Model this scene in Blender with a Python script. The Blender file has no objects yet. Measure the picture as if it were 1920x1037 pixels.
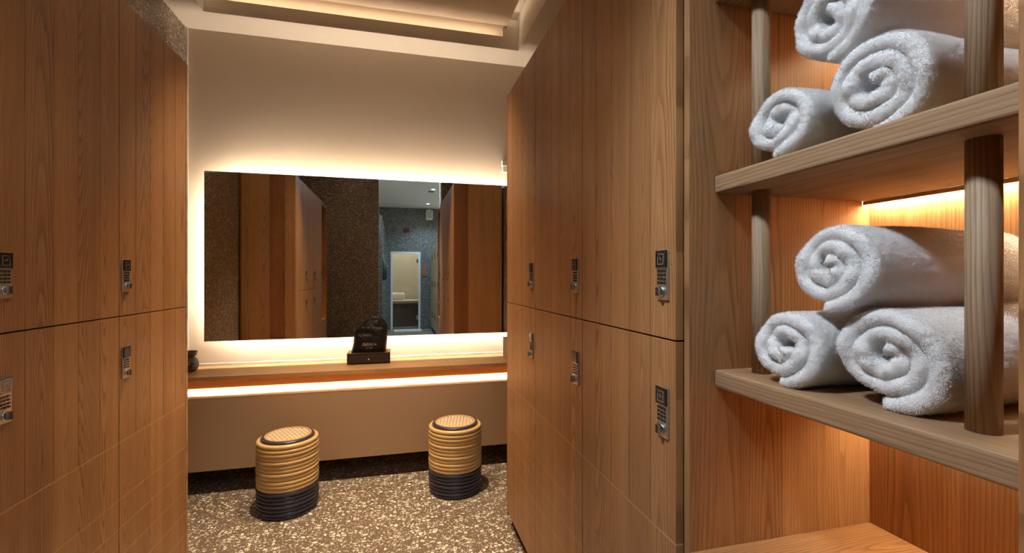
import bpy, bmesh, math, random
import numpy as np
from mathutils import Vector, noise
from mathutils.bvhtree import BVHTree

PI = math.pi
scene = bpy.context.scene
COL = scene.collection
H = 1.35                       # eye height
TH = math.radians(14.2)        # camera turned to the right of the aisle
FPX = 860.0
CT, ST = math.cos(TH), math.sin(TH)

def at_y(px, py, Y):
    u = (px - 960) / FPX; v = (518.5 - py) / FPX
    t = Y / (-u * ST + CT)
    return Vector(((u * CT + ST) * t, Y, H + v * t))

# ------------------------------------------------------------------ materials
def new_mat(name):
    m = bpy.data.materials.new(name); m.use_nodes = True
    nt = m.node_tree
    for n in list(nt.nodes): nt.nodes.remove(n)
    out = nt.nodes.new('ShaderNodeOutputMaterial')
    b = nt.nodes.new('ShaderNodeBsdfPrincipled')
    nt.links.new(b.outputs[0], out.inputs[0])
    return m, nt, b

class G:
    """small helper to write node maths"""
    def __init__(s, nt): s.nt = nt
    def n(s, t, **k):
        o = s.nt.nodes.new(t)
        for a, v in k.items(): setattr(o, a, v)
        return o
    def put(s, sock, v):
        if isinstance(v, (int, float)): sock.default_value = v
        elif isinstance(v, (tuple, list)):
            sock.default_value = tuple(v) if len(v) == len(sock.default_value) else tuple(v) + (1,)
        else: s.nt.links.new(v, sock)
    def m(s, op, a, b=None, c=None):
        o = s.n('ShaderNodeMath', operation=op)
        s.put(o.inputs[0], a)
        if b is not None: s.put(o.inputs[1], b)
        if c is not None: s.put(o.inputs[2], c)
        return o.outputs[0]
    def xyz(s, a, b, c):
        o = s.n('ShaderNodeCombineXYZ')
        s.put(o.inputs[0], a); s.put(o.inputs[1], b); s.put(o.inputs[2], c)
        return o.outputs[0]
    def noise(s, v, scale=1, detail=2, rough=.5):
        o = s.n('ShaderNodeTexNoise'); s.put(o.inputs['Vector'], v)
        o.inputs['Scale'].default_value = scale; o.inputs['Detail'].default_value = detail
        o.inputs['Roughness'].default_value = rough
        return o.outputs[0]
    def ramp(s, f, pts, interp='LINEAR'):
        o = s.n('ShaderNodeValToRGB'); o.color_ramp.interpolation = interp
        e = o.color_ramp.elements
        while len(e) < len(pts): e.new(.5)
        for el, (p, c) in zip(e, pts):
            el.position = p; el.color = tuple(c) + (1,) if len(c) == 3 else c
        s.put(o.inputs[0], f)
        return o.outputs[0]
    def mix(s, f, a, b, mode='MIX'):
        o = s.n('ShaderNodeMix', data_type='RGBA', blend_type=mode)
        s.put(o.inputs[0], f); s.put(o.inputs[6], a); s.put(o.inputs[7], b)
        return o.outputs[2]
    def bump(s, h, strength, dist):
        o = s.n('ShaderNodeBump'); s.put(o.inputs['Height'], h)
        o.inputs['Strength'].default_value = strength; o.inputs['Distance'].default_value = dist
        return o.outputs[0]

def simple(name, col, rough=.5, metal=0, spec=.5, coat=0, noise_amt=.04, nscale=40):
    m, nt, b = new_mat(name); g = G(nt)
    p = g.n('ShaderNodeNewGeometry').outputs['Position']
    f = g.noise(p, nscale, 3)
    c = g.mix(f, tuple(x * (1 - noise_amt) for x in col), tuple(min(1, x * (1 + noise_amt)) for x in col))
    g.put(b.inputs['Base Color'], c)
    b.inputs['Roughness'].default_value = rough; b.inputs['Metallic'].default_value = metal
    b.inputs['Specular IOR Level'].default_value = spec; b.inputs['Coat Weight'].default_value = coat
    return m

def wood(name, along, across, depth, pw, light, mid, dark, off=0.0, rough=.42, ring=.0056, plen=None, vary=.10, seed=0.0):
    """flat-sawn ash: growth rings cut at a slight angle to the board; board width pw"""
    m, nt, b = new_mat(name); g = G(nt)
    sep = g.n('ShaderNodeSeparateXYZ'); g.put(sep.inputs[0], g.n('ShaderNodeNewGeometry').outputs['Position'])
    P = {'X': sep.outputs[0], 'Y': sep.outputs[1], 'Z': sep.outputs[2]}
    a, d = P[along], P[depth]
    w = P[across] if len(across) == 1 else g.m('ADD', P[across[0]], P[across[1]])
    if len(across) == 2: d = g.m('MULTIPLY', d, .001)
    wq = g.m('DIVIDE', g.m('ADD', w, off), pw)
    idn = g.m('FLOOR', wq)
    wl = g.m('MULTIPLY', g.m('SUBTRACT', g.m('FRACT', wq), .5), pw)
    dq = g.m('FLOOR', g.m('MULTIPLY', d, 4.0))
    idn = g.m('ADD', idn, g.m('MULTIPLY', dq, 17.3))
    if plen:
        seg = g.m('FLOOR', g.m('ADD', g.m('DIVIDE', a, plen), g.m('MULTIPLY', idn, .37)))
        idn = g.m('ADD', idn, g.m('MULTIPLY', seg, 7.7))
    wn = g.n('ShaderNodeTexWhiteNoise', noise_dimensions='1D'); g.put(wn.inputs['W'], g.m('ADD', idn, seed + .13))
    sc = g.n('ShaderNodeSeparateColor'); g.put(sc.inputs[0], wn.outputs['Color'])
    r1, r2, r3 = sc.outputs[0], sc.outputs[1], sc.outputs[2]
    r0 = wn.outputs['Value']
    al = g.m('ADD', a, g.m('MULTIPLY', r0, 9.0))
    warp = g.m('SUBTRACT', g.noise(g.xyz(g.m('MULTIPLY', w, 9), g.m('MULTIPLY', al, 1.6), g.m('MULTIPLY', r1, 31)), 1, 3, .55), .5)
    warp2 = g.m('SUBTRACT', g.noise(g.xyz(g.m('MULTIPLY', w, 3), g.m('MULTIPLY', al, .9), g.m('MULTIPLY', r2, 53)), 1, 2), .5)
    c = g.m('MULTIPLY', g.m('SUBTRACT', r1, .5), pw * 1.35)
    ww = g.m('ADD', g.m('SUBTRACT', wl, c), g.m('MULTIPLY', warp, .016))
    slope = g.m('MULTIPLY_ADD', r2, .055, .014)
    dd = g.m('ADD', g.m('MULTIPLY', g.m('SUBTRACT', g.m('PINGPONG', al, 2.4), .6), slope), g.m('MULTIPLY', warp2, .05))
    rr = g.m('SQRT', g.m('ADD', g.m('MULTIPLY', ww, ww), g.m('MULTIPLY', dd, dd)))
    rr = g.m('ADD', rr, g.m('MULTIPLY', g.noise(g.xyz(g.m('MULTIPLY', w, 60), g.m('MULTIPLY', al, 2.5), g.m('MULTIPLY', r3, 41)), 1, 2), .006))
    ph = g.m('FRACT', g.m('DIVIDE', rr, g.m('MULTIPLY_ADD', r0, ring * .9, ring * .75)))
    amp = g.m('MULTIPLY_ADD', g.ramp(g.noise(g.xyz(g.m('MULTIPLY', w, 14), g.m('MULTIPLY', al, .7), g.m('MULTIPLY', r2, 77)), 1, 2), [(.35, (0, 0, 0)), (.65, (1, 1, 1))]), .52, .34)
    line = g.ramp(ph, [(0, (1, 1, 1)), (.10, (.92, .92, .92)), (.34, (.42, .42, .42)), (.8, (.06, .06, .06)), (.97, (.25, .25, .25)), (1, (1, 1, 1))])
    big = g.noise(g.xyz(g.m('MULTIPLY', w, 22), g.m('MULTIPLY', al, .8), g.m('MULTIPLY', r3, 19)), 1, 2)
    pores = g.noise(g.xyz(g.m('MULTIPLY', w, 620), g.m('MULTIPLY', a, 16), g.m('MULTIPLY', d, 620)), 1, 2, .6)
    pores2 = g.noise(g.xyz(g.m('MULTIPLY', w, 170), g.m('MULTIPLY', a, 5), g.m('MULTIPLY', d, 170)), 1, 2, .6)
    base = g.mix(g.ramp(big, [(.3, (0, 0, 0)), (.7, (1, 1, 1))]), mid, light)
    colr = g.mix(g.m('MULTIPLY', line, amp), base, dark)
    pr = g.ramp(pores, [(.32, (.70, .66, .60)), (.55, (1, 1, 1))])
    colr = g.mix(.62, colr, pr, 'MULTIPLY')
    pr2 = g.ramp(pores2, [(.3, (.82, .80, .77)), (.6, (1.0, 1.0, 1.0))])
    colr = g.mix(.7, colr, pr2, 'MULTIPLY')
    val = g.m('MULTIPLY_ADD', r3, 2 * vary, 1 - vary)
    vc = g.n('ShaderNodeCombineColor'); 
    g.put(vc.inputs[0], val); g.put(vc.inputs[1], g.m('MULTIPLY', val, g.m('MULTIPLY_ADD', r0, .05, .97))); g.put(vc.inputs[2], g.m('MULTIPLY', val, g.m('MULTIPLY_ADD', r0, .10, .93)))
    colr = g.mix(1.0, colr, vc.outputs[0], 'MULTIPLY')
    g.put(b.inputs['Base Color'], colr)
    b.inputs['Roughness'].default_value = rough; b.inputs['Specular IOR Level'].default_value = .35
    g.put(b.inputs['Normal'], g.bump(g.m('ADD', pores, g.m('MULTIPLY', line, -.4)), .12, .0006))
    return m

def terrazzo(name, base, chip, u, v, tu, tv, ou=0, ov=0, sc=34.0, dens=.30, rough=.32, joint=(.33, .25, .17), stretch=1.0):
    """resin with stone chips in two sizes, large tiles with a hairline joint in axes u, v"""
    m, nt, b = new_mat(name); g = G(nt)
    pos = g.n('ShaderNodeNewGeometry').outputs['Position']
    sep = g.n('ShaderNodeSeparateXYZ'); g.put(sep.inputs[0], pos)
    P = {'X': sep.outputs[0], 'Y': sep.outputs[1], 'Z': sep.outputs[2]}
    nz = g.n('ShaderNodeTexNoise'); g.put(nz.inputs['Vector'], pos); nz.inputs['Scale'].default_value = 55
    vm = g.n('ShaderNodeVectorMath', operation='MULTIPLY_ADD')
    g.put(vm.inputs[0], nz.outputs['Color']); vm.inputs[1].default_value = (.018, .018, .018); g.put(vm.inputs[2], pos)
    col = None
    lay = []
    for s, dn, thr in ((sc, dens, .16), (sc * 2.0, dens * .55, .14), (sc * 4.4, dens * .45, .12)):
        vo = g.n('ShaderNodeTexVoronoi', feature='F1'); g.put(vo.inputs['Vector'], vm.outputs[0]); vo.inputs['Scale'].default_value = s
        ve = g.n('ShaderNodeTexVoronoi', feature='DISTANCE_TO_EDGE'); g.put(ve.inputs['Vector'], vm.outputs[0]); ve.inputs['Scale'].default_value = s
        scn = g.n('ShaderNodeSeparateColor'); g.put(scn.inputs[0], vo.outputs['Color'])
        on = g.m('LESS_THAN', scn.outputs[0], dn)
        inn = g.ramp(ve.outputs['Distance'], [(thr, (0, 0, 0)), (thr + .04, (1, 1, 1))])
        lay.append((g.m('MULTIPLY', on, inn), scn.outputs[1]))
    f = g.noise(pos, 6, 3)
    colr = g.mix(f, tuple(x * .86 for x in base), tuple(x * 1.12 for x in base))
    spk = g.noise(pos, 420, 1)
    colr = g.mix(.5, colr, g.ramp(spk, [(.35, (.6, .6, .6)), (.65, (1.25, 1.25, 1.25))]), 'MULTIPLY')
    for mask, rnd in reversed(lay):
        cc = g.mix(rnd, tuple(x * .62 for x in chip), chip)
        colr = g.mix(mask, colr, cc)
    def jl(ax, t, o):
        q = g.m('FRACT', g.m('DIVIDE', g.m('ADD', P[ax], o), t))
        e = g.m('MINIMUM', q, g.m('SUBTRACT', 1.0, q))
        return g.m('LESS_THAN', g.m('MULTIPLY', e, t), .0013)
    j = g.m('MAXIMUM', jl(u, tu, ou), jl(v, tv, ov))
    colr = g.mix(g.m('MULTIPLY', j, .8), colr, joint)
    g.put(b.inputs['Base Color'], colr)
    b.inputs['Roughness'].default_value = rough
    return m

def emit(name, col, strength):
    m = bpy.data.materials.new(name); m.use_nodes = True; nt = m.node_tree
    for n in list(nt.nodes): nt.nodes.remove(n)
    o = nt.nodes.new('ShaderNodeOutputMaterial'); e = nt.nodes.new('ShaderNodeEmission')
    e.inputs[0].default_value = tuple(col) + (1,); e.inputs[1].default_value = strength
    nt.links.new(e.outputs[0], o.inputs[0])
    return m

WL, WM, WD = (.52, .284, .128), (.44, .224, .093), (.215, .094, .034)
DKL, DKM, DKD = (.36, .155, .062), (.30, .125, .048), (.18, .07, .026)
M = {}
PW = .515 / 5
M['door'] = wood('ash_door', 'Z', 'Y', 'X', PW, WL, WM, WD, off=-.870 + PW * 20, seed=3)
M['door_left'] = wood('ash_door_opposite', 'Z', 'Y', 'X', .105, WL, WM, WD, off=-.835 + .105 * 20, seed=5)
M['edge'] = wood('ash_edge', 'Z', 'X', 'Y', .11, WL, WM, WD, off=.02, seed=8)
M['groove'] = wood('pale_door_strip', 'Y', 'Z', 'X', .3, (.68, .44, .24), (.62, .39, .20), (.5, .3, .15), seed=4)  # pale strips lying nearly flush between the lower door blocks
M['endboard'] = wood('ash_end_board_lit', 'Z', 'X', 'Y', .16, (.62, .37, .19), (.55, .31, .15), (.34, .17, .07), off=.05, seed=11)  # same ash made lighter, standing in for mirror-wall glow on the end boards
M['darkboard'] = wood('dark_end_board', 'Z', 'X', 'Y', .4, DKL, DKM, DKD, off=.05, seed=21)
M['side'] = wood('ash_side_panel_shaded', 'Z', 'X', 'Y', .118, (.46, .248, .112), (.38, .19, .080), (.18, .078, .028), off=.1, seed=31)  # same ash made darker, with the panel's shade put into the colour
M['back'] = wood('ash_back_panel', 'Z', 'Y', 'X', .14, WL, WM, WD, off=.03, seed=41)
M['shelf'] = wood('ash_shelf_cool_lit', 'Y', 'XZ', 'Z', .12, (.44, .295, .172), (.36, .228, .126), (.165, .092, .045), rough=.6, off=.03, seed=51, ring=.0062)  # ash greyed: cool light on the shelf fronts is put into the colour
M['nfloor'] = wood('ash_niche_floor', 'X', 'Y', 'Z', .11, WL, WM, WD, off=.03, seed=55)
M['post'] = wood('ash_post_cool_lit', 'Z', 'Y', 'X', .2, (.42, .31, .205), (.35, .25, .16), (.19, .125, .072), off=.05, seed=61, ring=.005, rough=.62)  # ash greyed: cool light falling on the posts is put into the colour
M['counter'] = wood('ash_counter', 'X', 'YZ', 'Z', .13, (.56, .34, .17), (.50, .29, .14), (.36, .19, .08), off=.02, seed=71, plen=1.4)
M['apron'] = wood('apron_board', 'X', 'Z', 'Y', .3, WL, WM, WD, off=.02, seed=75)
M['ledge'] = wood('ash_ledge', 'X', 'Y', 'Z', .16, (.62, .42, .24), (.57, .37, .20), (.45, .27, .13), off=.02, seed=78, plen=1.2)
M['pale'] = wood('pale_pine', 'Z', 'Y', 'X', .2, (.62, .48, .32), (.56, .42, .27), (.4, .27, .15), seed=90)
M['floor'] = terrazzo('terrazzo_floor', (.175, .130, .093), (.92, .86, .76), 'X', 'Y', .8, .8, .20, .25, sc=45, dens=.36)
M['tz_x'] = terrazzo('terrazzo_wall_side', (.150, .118, .088), (.80, .71, .58), 'Y', 'Z', 1.2, .62, .1, .5, sc=58, dens=.42, rough=.35, joint=(.3, .25, .2))
M['tz_y'] = terrazzo('terrazzo_wall_cross', (.150, .118, .088), (.80, .71, .58), 'X', 'Z', .9, .62, .35, .5, sc=58, dens=.42, rough=.35, joint=(.3, .25, .2))
M['tz_grey'] = terrazzo('terrazzo_wall_grey', (.085, .088, .09), (.55, .56, .55), 'X', 'Z', .9, .62, .35, .5, sc=58, dens=.42, rough=.35, joint=(.2, .2, .2))
M['plaster'] = simple('plaster', (.80, .69, .56), .9, noise_amt=.02, nscale=8)
M['ceil'] = simple('ceiling_paint', (.76, .71, .64), .92, noise_amt=.01, nscale=5)
M['raft'] = simple('ceiling_paint_dimmed', (.72, .60, .46), .92, noise_amt=.01, nscale=5)  # ceiling paint with the recess panel's dimmer light put into the tint
M['white'] = simple('white_paint', (.8, .80, .79), .6, noise_amt=.01)
M['taupe'] = simple('taupe_panel', (.43, .285, .172), .7, noise_amt=.02, nscale=6)
M['darkgap'] = simple('dark_plinth', (.04, .03, .025), .8)
M['plinth'] = simple('plinth_brown', (.10, .055, .028), .6)
M['steel'] = simple('brushed_steel', (.62, .58, .52), .32, metal=.9, noise_amt=.05, nscale=300)
M['chrome'] = simple('satin_chrome', (.62, .63, .65), .22, metal=1, noise_amt=.02)
M['reader'] = simple('black_glossy_reader', (.012, .011, .011), .18, spec=.5)
M['key'] = simple('black_key', (.02, .018, .017), .45)
M['symbol'] = simple('grey_symbol', (.32, .31, .30), .5)
M['black'] = simple('black_plastic', (.018, .017, .016), .5)
M['yellow'] = simple('yellow_lacquer', (.72, .49, .21), .28, coat=.3, noise_amt=.07, nscale=9)
M['navy'] = simple('navy_lacquer', (.038, .038, .066), .27, coat=.3, noise_amt=.1, nscale=9)
M['cane'] = simple('cane', (.74, .58, .40), .5, noise_amt=.12, nscale=80)
M['canerim'] = simple('cane_binding', (.60, .38, .20), .5, noise_amt=.25, nscale=160)
M['leather'] = simple('dark_leather', (.034, .022, .016), .42, noise_amt=.15, nscale=120)
M['liner'] = simple('tray_liner', (.40, .24, .11), .6, noise_amt=.1)
M['bag'] = simple('black_satin', (.011, .009, .008), .42, spec=.4, noise_amt=.1)
M['print'] = simple('white_print', (.75, .70, .64), .6)
M['printdim'] = simple('grey_print', (.30, .27, .24), .6)
M['clay'] = simple('dark_clay', (.075, .068, .072), .5, noise_amt=.12, nscale=60)
M['greybox'] = simple('grey_leatherette', (.22, .185, .165), .45)
M['red'] = simple('red_sign', (.16, .006, .012), .5)
M['green'] = simple('green_glass_pull', (.01, .055, .05), .3)
M['cream'] = simple('cream_plaster', (.62, .57, .47), .8)
M['daybed'] = simple('dark_bench', (.09, .08, .07), .6)
M['mirror'] = None
def mk_mirror():
    m, nt, b = new_mat('mirror_glass')
    b.inputs['Base Color'].default_value = (.92, .91, .88, 1); b.inputs['Metallic'].default_value = 1; b.inputs['Roughness'].default_value = 0.004
    return m
M['mirror'] = mk_mirror()
def mk_glass():
    m = bpy.data.materials.new('door_glass'); m.use_nodes = True; nt = m.node_tree
    for n in list(nt.nodes): nt.nodes.remove(n)
    g = G(nt); o = g.n('ShaderNodeOutputMaterial'); t = g.n('ShaderNodeBsdfTransparent'); gl = g.n('ShaderNodeBsdfGlossy'); mx = g.n('ShaderNodeMixShader')
    t.inputs[0].default_value = (.86, .88, .86, 1); gl.inputs['Roughness'].default_value = .02
    fr = g.n('ShaderNodeFresnel'); fr.inputs[0].default_value = 1.5
    g.put(mx.inputs[0], fr.outputs[0]); g.put(mx.inputs[1], t.outputs[0]); g.put(mx.inputs[2], gl.outputs[0]); g.put(o.inputs[0], mx.outputs[0])
    return m
M['glass'] = mk_glass()
def mk_towel():
    m, nt, b = new_mat('white_terry'); g = G(nt)
    p = g.n('ShaderNodeNewGeometry').outputs['Position']
    n1 = g.noise(p, 430, 3, .7); n2 = g.noise(p, 24, 2)
    g.put(b.inputs['Base Color'], g.mix(n2, (.88, .875, .87), (.93, .925, .92)))
    b.inputs['Roughness'].default_value = 1; b.inputs['Specular IOR Level'].default_value = .05
    b.inputs['Sheen Weight'].default_value = .35; b.inputs['Sheen Roughness'].default_value = .6
    g.put(b.inputs['Normal'], g.bump(n1, .9, .003))
    return m
M['towel'] = mk_towel()
WARM = (1.0, .79, .58)
M['led_mirror'] = emit('led_mirror', WARM, 165)
M['led_vanity'] = emit('led_vanity', WARM, 480)
M['led_shelf'] = emit('led_shelf', (1.0, .77, .48), 130)
M['led_cove'] = emit('led_cove', WARM, 5.5)
M['lamp'] = emit('lamp_disc', (1.0, .80, .58), 12)
M['lampcool'] = emit('lamp_disc_cool', (.9, .97, 1.0), 14)
M['panelcool'] = emit('fill_panel_cool', (.70, .87, 1.0), 17)  # glow of the added corridor fill panel

# ------------------------------------------------------------------ mesh builder
class MB:
    def __init__(s): s.bm = bmesh.new(); s.mi = 0; s.sm = False
    def _fin(s, faces, smooth=None):
        for f in faces:
            f.material_index = s.mi; f.smooth = s.sm if smooth is None else smooth
    def box(s, x0, x1, y0, y1, z0, z1, bev=0, seg=2):
        if x0 > x1: x0, x1 = x1, x0
        if y0 > y1: y0, y1 = y1, y0
        if z0 > z1: z0, z1 = z1, z0
        t = bmesh.new()
        v = [t.verts.new(p) for p in ((x0,y0,z0),(x1,y0,z0),(x1,y1,z0),(x0,y1,z0),(x0,y0,z1),(x1,y0,z1),(x1,y1,z1),(x0,y1,z1))]
        for q in ((0,3,2,1),(4,5,6,7),(0,1,5,4),(1,2,6,5),(2,3,7,6),(3,0,4,7)): t.faces.new([v[i] for i in q])
        if bev: bmesh.ops.bevel(t, geom=list(t.edges), offset=bev, segments=seg, affect='EDGES', profile=.5)
        s.merge(t); return s
    def merge(s, t, smooth=None):
        mp = {}
        for v in t.verts: mp[v] = s.bm.verts.new(v.co)
        fs = []
        for f in t.faces:
            try: fs.append(s.bm.faces.new([mp[v] for v in f.verts]))
            except ValueError: pass
        s._fin(fs, smooth); t.free()
    def prism(s, pts, axis, a0, a1):
        """closed polygon pts (2D) extruded along axis"""
        def P(p, a):
            return {'X': (a, p[0], p[1]), 'Y': (p[0], a, p[1]), 'Z': (p[0], p[1], a)}[axis]
        A = [s.bm.verts.new(P(p, a0)) for p in pts]; B = [s.bm.verts.new(P(p, a1)) for p in pts]
        n = len(pts); fs = [s.bm.faces.new(A), s.bm.faces.new(B)]
        for i in range(n): fs.append(s.bm.faces.new((A[i], A[(i+1) % n], B[(i+1) % n], B[i])))
        s._fin(fs); return s
    def lathe(s, prof, c, n=48, skip=None, axis='Z'):
        rings = []
        for (r, z) in prof:
            ring = []
            for k in range(n):
                a = 2 * PI * k / n
                if axis == 'Z': p = (c[0] + r * math.cos(a), c[1] + r * math.sin(a), c[2] + z)
                elif axis == 'X': p = (c[0] + z, c[1] + r * math.cos(a), c[2] + r * math.sin(a))
                else: p = (c[0] + r * math.cos(a), c[1] + z, c[2] + r * math.sin(a))
                ring.append(s.bm.verts.new(p))
            rings.append(ring)
        fs = []
        for j in range(len(rings) - 1):
            for k in range(n):
                if skip and skip(j, k, n): continue
                fs.append(s.bm.faces.new((rings[j][k], rings[j][(k+1) % n], rings[j+1][(k+1) % n], rings[j+1][k])))
        if not skip:
            if prof[0][0] > 1e-6: fs.append(s.bm.faces.new(rings[0]))
            if prof[-1][0] > 1e-6: fs.append(s.bm.faces.new(rings[-1]))
        s._fin(fs); return s
    def torus(s, R, r, c, n=64, k=10, wob=0, sq=1.0, ph=0.0):
        rings = []
        for i in range(n):
            a = 2 * PI * i / n
            zz = wob * math.sin(a * 1 + ph) 
            ring = []
            for j in range(k):
                b = 2 * PI * j / k
                rr = R + r * math.cos(b)
                ring.append(s.bm.verts.new((c[0] + rr * math.cos(a), c[1] + rr * math.sin(a), c[2] + zz + r * sq * math.sin(b))))
            rings.append(ring)
        fs = []
        for i in range(n):
            for j in range(k):
                fs.append(s.bm.faces.new((rings[i][j], rings[(i+1) % n][j], rings[(i+1) % n][(j+1) % k], rings[i][(j+1) % k])))
        s._fin(fs); return s
    def tube(s, pts, r, k=8, closed=False):
        pts = [Vector(p) for p in pts]; rings = []
        n = len(pts)
        for i, p in enumerate(pts):
            d = (pts[min(i+1, n-1)] - pts[max(i-1, 0)]).normalized()
            up = Vector((0, 0, 1)) if abs(d.z) < .9 else Vector((1, 0, 0))
            a = d.cross(up).normalized(); b = d.cross(a)
            rings.append([s.bm.verts.new(p + r * (math.cos(2*PI*j/k) * a + math.sin(2*PI*j/k) * b)) for j in range(k)])
        fs = []
        for i in range(n - 1):
            for j in range(k):
                fs.append(s.bm.faces.new((rings[i][j], rings[i][(j+1) % k], rings[i+1][(j+1) % k], rings[i+1][j])))
        fs.append(s.bm.faces.new(rings[0])); fs.append(s.bm.faces.new(rings[-1]))
        s._fin(fs, True); return s
    def build(s, name, mats, parent=None, origin=None):
        if not isinstance(mats, (list, tuple)): mats = [mats]
        bmesh.ops.recalc_face_normals(s.bm, faces=list(s.bm.faces))
        o_ = Vector(origin) if origin is not None else (Vector(parent['_o']) if parent is not None else Vector((0, 0, 0)))
        if o_.length > 0: bmesh.ops.translate(s.bm, verts=list(s.bm.verts), vec=-o_)
        me = bpy.data.meshes.new(name); s.bm.to_mesh(me); s.bm.free()
        for m in mats: me.materials.append(m)
        ob = bpy.data.objects.new(name, me); COL.objects.link(ob)
        ob['_o'] = tuple(o_)
        if parent is not None: ob.parent = parent
        else: ob.location = o_
        return ob

def tag(o, label=None, cat=None, group=None, kind=None):
    if label: o['label'] = label
    if cat: o['category'] = cat
    if group: o['group'] = group
    if kind: o['kind'] = kind
    return o
def thing(name, loc, label, cat, group=None):
    o = bpy.data.objects.new(name, None); COL.objects.link(o)
    o.empty_display_size = .05; o.location = loc; o['_o'] = tuple(loc)
    return tag(o, label, cat, group)
def copy_tree(o, parent=None):
    c = o.copy(); COL.objects.link(c); c.parent = parent
    for ch in [x for x in COL.objects if x.parent is o]: copy_tree(ch, c)
    return c
def bx(*a, **k): return MB().box(*a, **k)
def struct(name, mb, mat, label, cat):
    return tag(mb.build(name, mat), label, cat, kind='structure')

# ------------------------------------------------------------------ setting
XL, XR, YB = -1.43, 1.12, 3.69           # changing room
CZ = 3.10
PY = -.50                                 # cross wall with the opening to the corridor
CL, CE, CR = -.42, -4.80, 1.40            # corridor
OL, OR = -.27, .75                        # opening
struct('floor', bx(XL - .2, CR + .3, -6.6, YB + .2, -.12, 0), M['floor'], 'brown terrazzo floor with cream stone chips', 'floor')
struct('wall_back', bx(XL - .2, XR + .2, YB, YB + .15, 0, CZ + .5), M['plaster'], 'pale plastered wall behind the lit mirror', 'wall')
struct('wall_left', bx(XL - .2, XL, PY - .15, YB, 0, CZ), M['tz_x'], 'dark terrazzo wall showing above the lockers by the oil burner', 'wall')
struct('wall_right', bx(XR, XR + .2, PY - .15, YB, 0, CZ), M['tz_x'], 'dark terrazzo wall behind the lockers with the towel shelves', 'wall')
struct('wall_front', MB().box(XL, OL, PY - .15, PY, 0, CZ).box(OR, XR, PY - .15, PY, 0, CZ), M['tz_y'], 'dark terrazzo cross wall with the corridor opening, seen in the mirror', 'wall')
struct('trim_1', bx(OR - .03, OR - .001, PY - .15, PY + .004, 0, CZ), M['white'], 'white edge strip of the corridor opening', 'trim')
struct('trim_2', bx(XL + .0005, XL + .012, YB - .012, YB - .0005, 0, CZ), M['white'], 'thin white corner strip beside the pale wall', 'trim')
TX0, TX1, TY0, TY1 = -1.232, .921, .70, 3.433
c = MB()
c.box(XL - .2, TX0, PY, YB + .1, CZ, 3.5); c.box(TX1, XR + .2, PY, YB + .1, CZ, 3.5)
c.box(TX0, TX1, PY, TY0, CZ, 3.5)
c.box(TX0, TX1, 3.60, YB + .1, CZ, 3.5)                    # strip along the wall
c.box(TX0, TX1, TY1, 3.60, CZ, 3.13)                        # trough bottom
c.box(TX0, .797, TY1, TY1 + .02, 3.1305, 3.194)               # low lip hiding the strip light
c.box(.797, TX1, TY1, TY1 + .02, 3.1305, 3.33)
c.box(TX0, TX1, TY0, YB, 3.37, 3.5)
struct('ceiling', c, M['ceil'], 'pale ceiling with a stepped recess and hidden strip lights', 'ceiling')
struct('ceiling_corridor', bx(XL - .2, CR + .3, -6.6, PY - .0005, CZ, 3.5), M['white'], 'white corridor ceiling with small round lamps, seen in the mirror', 'ceiling')
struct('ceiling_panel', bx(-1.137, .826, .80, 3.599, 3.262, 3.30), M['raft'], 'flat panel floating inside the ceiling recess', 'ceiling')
tag(bx(-1.2, .78, 3.53, 3.55, 3.178, 3.188).build('cove_light', M['led_cove']), 'strip light hidden behind the recess lip along the mirror wall', 'light', 'cove strip lights')
tag(bx(.79, .81, .85, 3.40, 3.301, 3.309).build('cove_light', M['led_cove']), 'strip light above the recess panel edge over the towel shelf lockers', 'light', 'cove strip lights')
tag(bx(-1.12, -1.10, .85, 3.40, 3.301, 3.309).build('cove_light', M['led_cove']), 'strip light above the recess panel edge over the oil burner lockers', 'light', 'cove strip lights')

# corridor behind the camera, seen in the mirror
struct('wall_corridor_left', bx(CL - .15, CL, CE, PY - .15, 0, CZ), M['white'], 'grey plastered corridor wall seen in the mirror', 'wall')
struct('wall_corridor_right', bx(CR, CR + .15, -6.5, PY, 0, CZ), M['plaster'], 'corridor wall behind the pale wooden cupboards', 'wall')
DX0, DX1, DZ = -.13, .61, 1.98
struct('wall_corridor_end', MB().box(CL - .15, DX0, CE - .15, CE, 0, CZ).box(DX1, CR, CE - .15, CE, 0, CZ).box(DX0, DX1, CE - .15, CE, DZ, CZ), M['tz_grey'], 'terrazzo wall at the end of the corridor, seen in the mirror', 'wall')
d = tag(MB().box(DX0, DX0 + .05, CE - .1, CE + .02, 0, DZ).box(DX1 - .05, DX1, CE - .1, CE + .02, 0, DZ).box(DX0 + .05, DX1 - .05, CE - .1, CE + .02, DZ - .05, DZ).build('door_1', M['white']),
        'white framed glass door at the corridor end, seen in the mirror', 'door', kind='structure')
bx(DX0 + .053, DX1 - .053, CE - .03, CE - .02, .01, DZ - .053).build('door_glass', M['glass'], d)
MB().box(DX1 - .10, DX1 - .052, CE - .015, CE + .012, 1.70, 1.80, bev=.003).box(DX1 - .10, DX1 - .052, CE - .015, CE + .012, .25, .35, bev=.003).build('hinge', M['chrome'], d)
struct('wall_sauna', MB().box(CL - .15, CR, -6.5, -6.4, 0, CZ).box(CL - .25, CL - .15, -6.5, CE - .15, 0, CZ), M['cream'], 'cream wall of the room beyond the glass door', 'wall')
be = thing('daybed', (.3, -5.9, 0), 'low daybed with a pale top seen through the glass door', 'daybed')
bx(-.3, 1.1, -6.3, -5.5, 0, .62).build('base', M['daybed'], be)
bx(-.3, 1.1, -6.3, -5.48, .62, .70, bev=.02).build('mattress', M['cream'], be)
bx(-.25, .25, -6.25, -5.9, .70, .9, bev=.06).build('cushion', M['white'], be)
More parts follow.
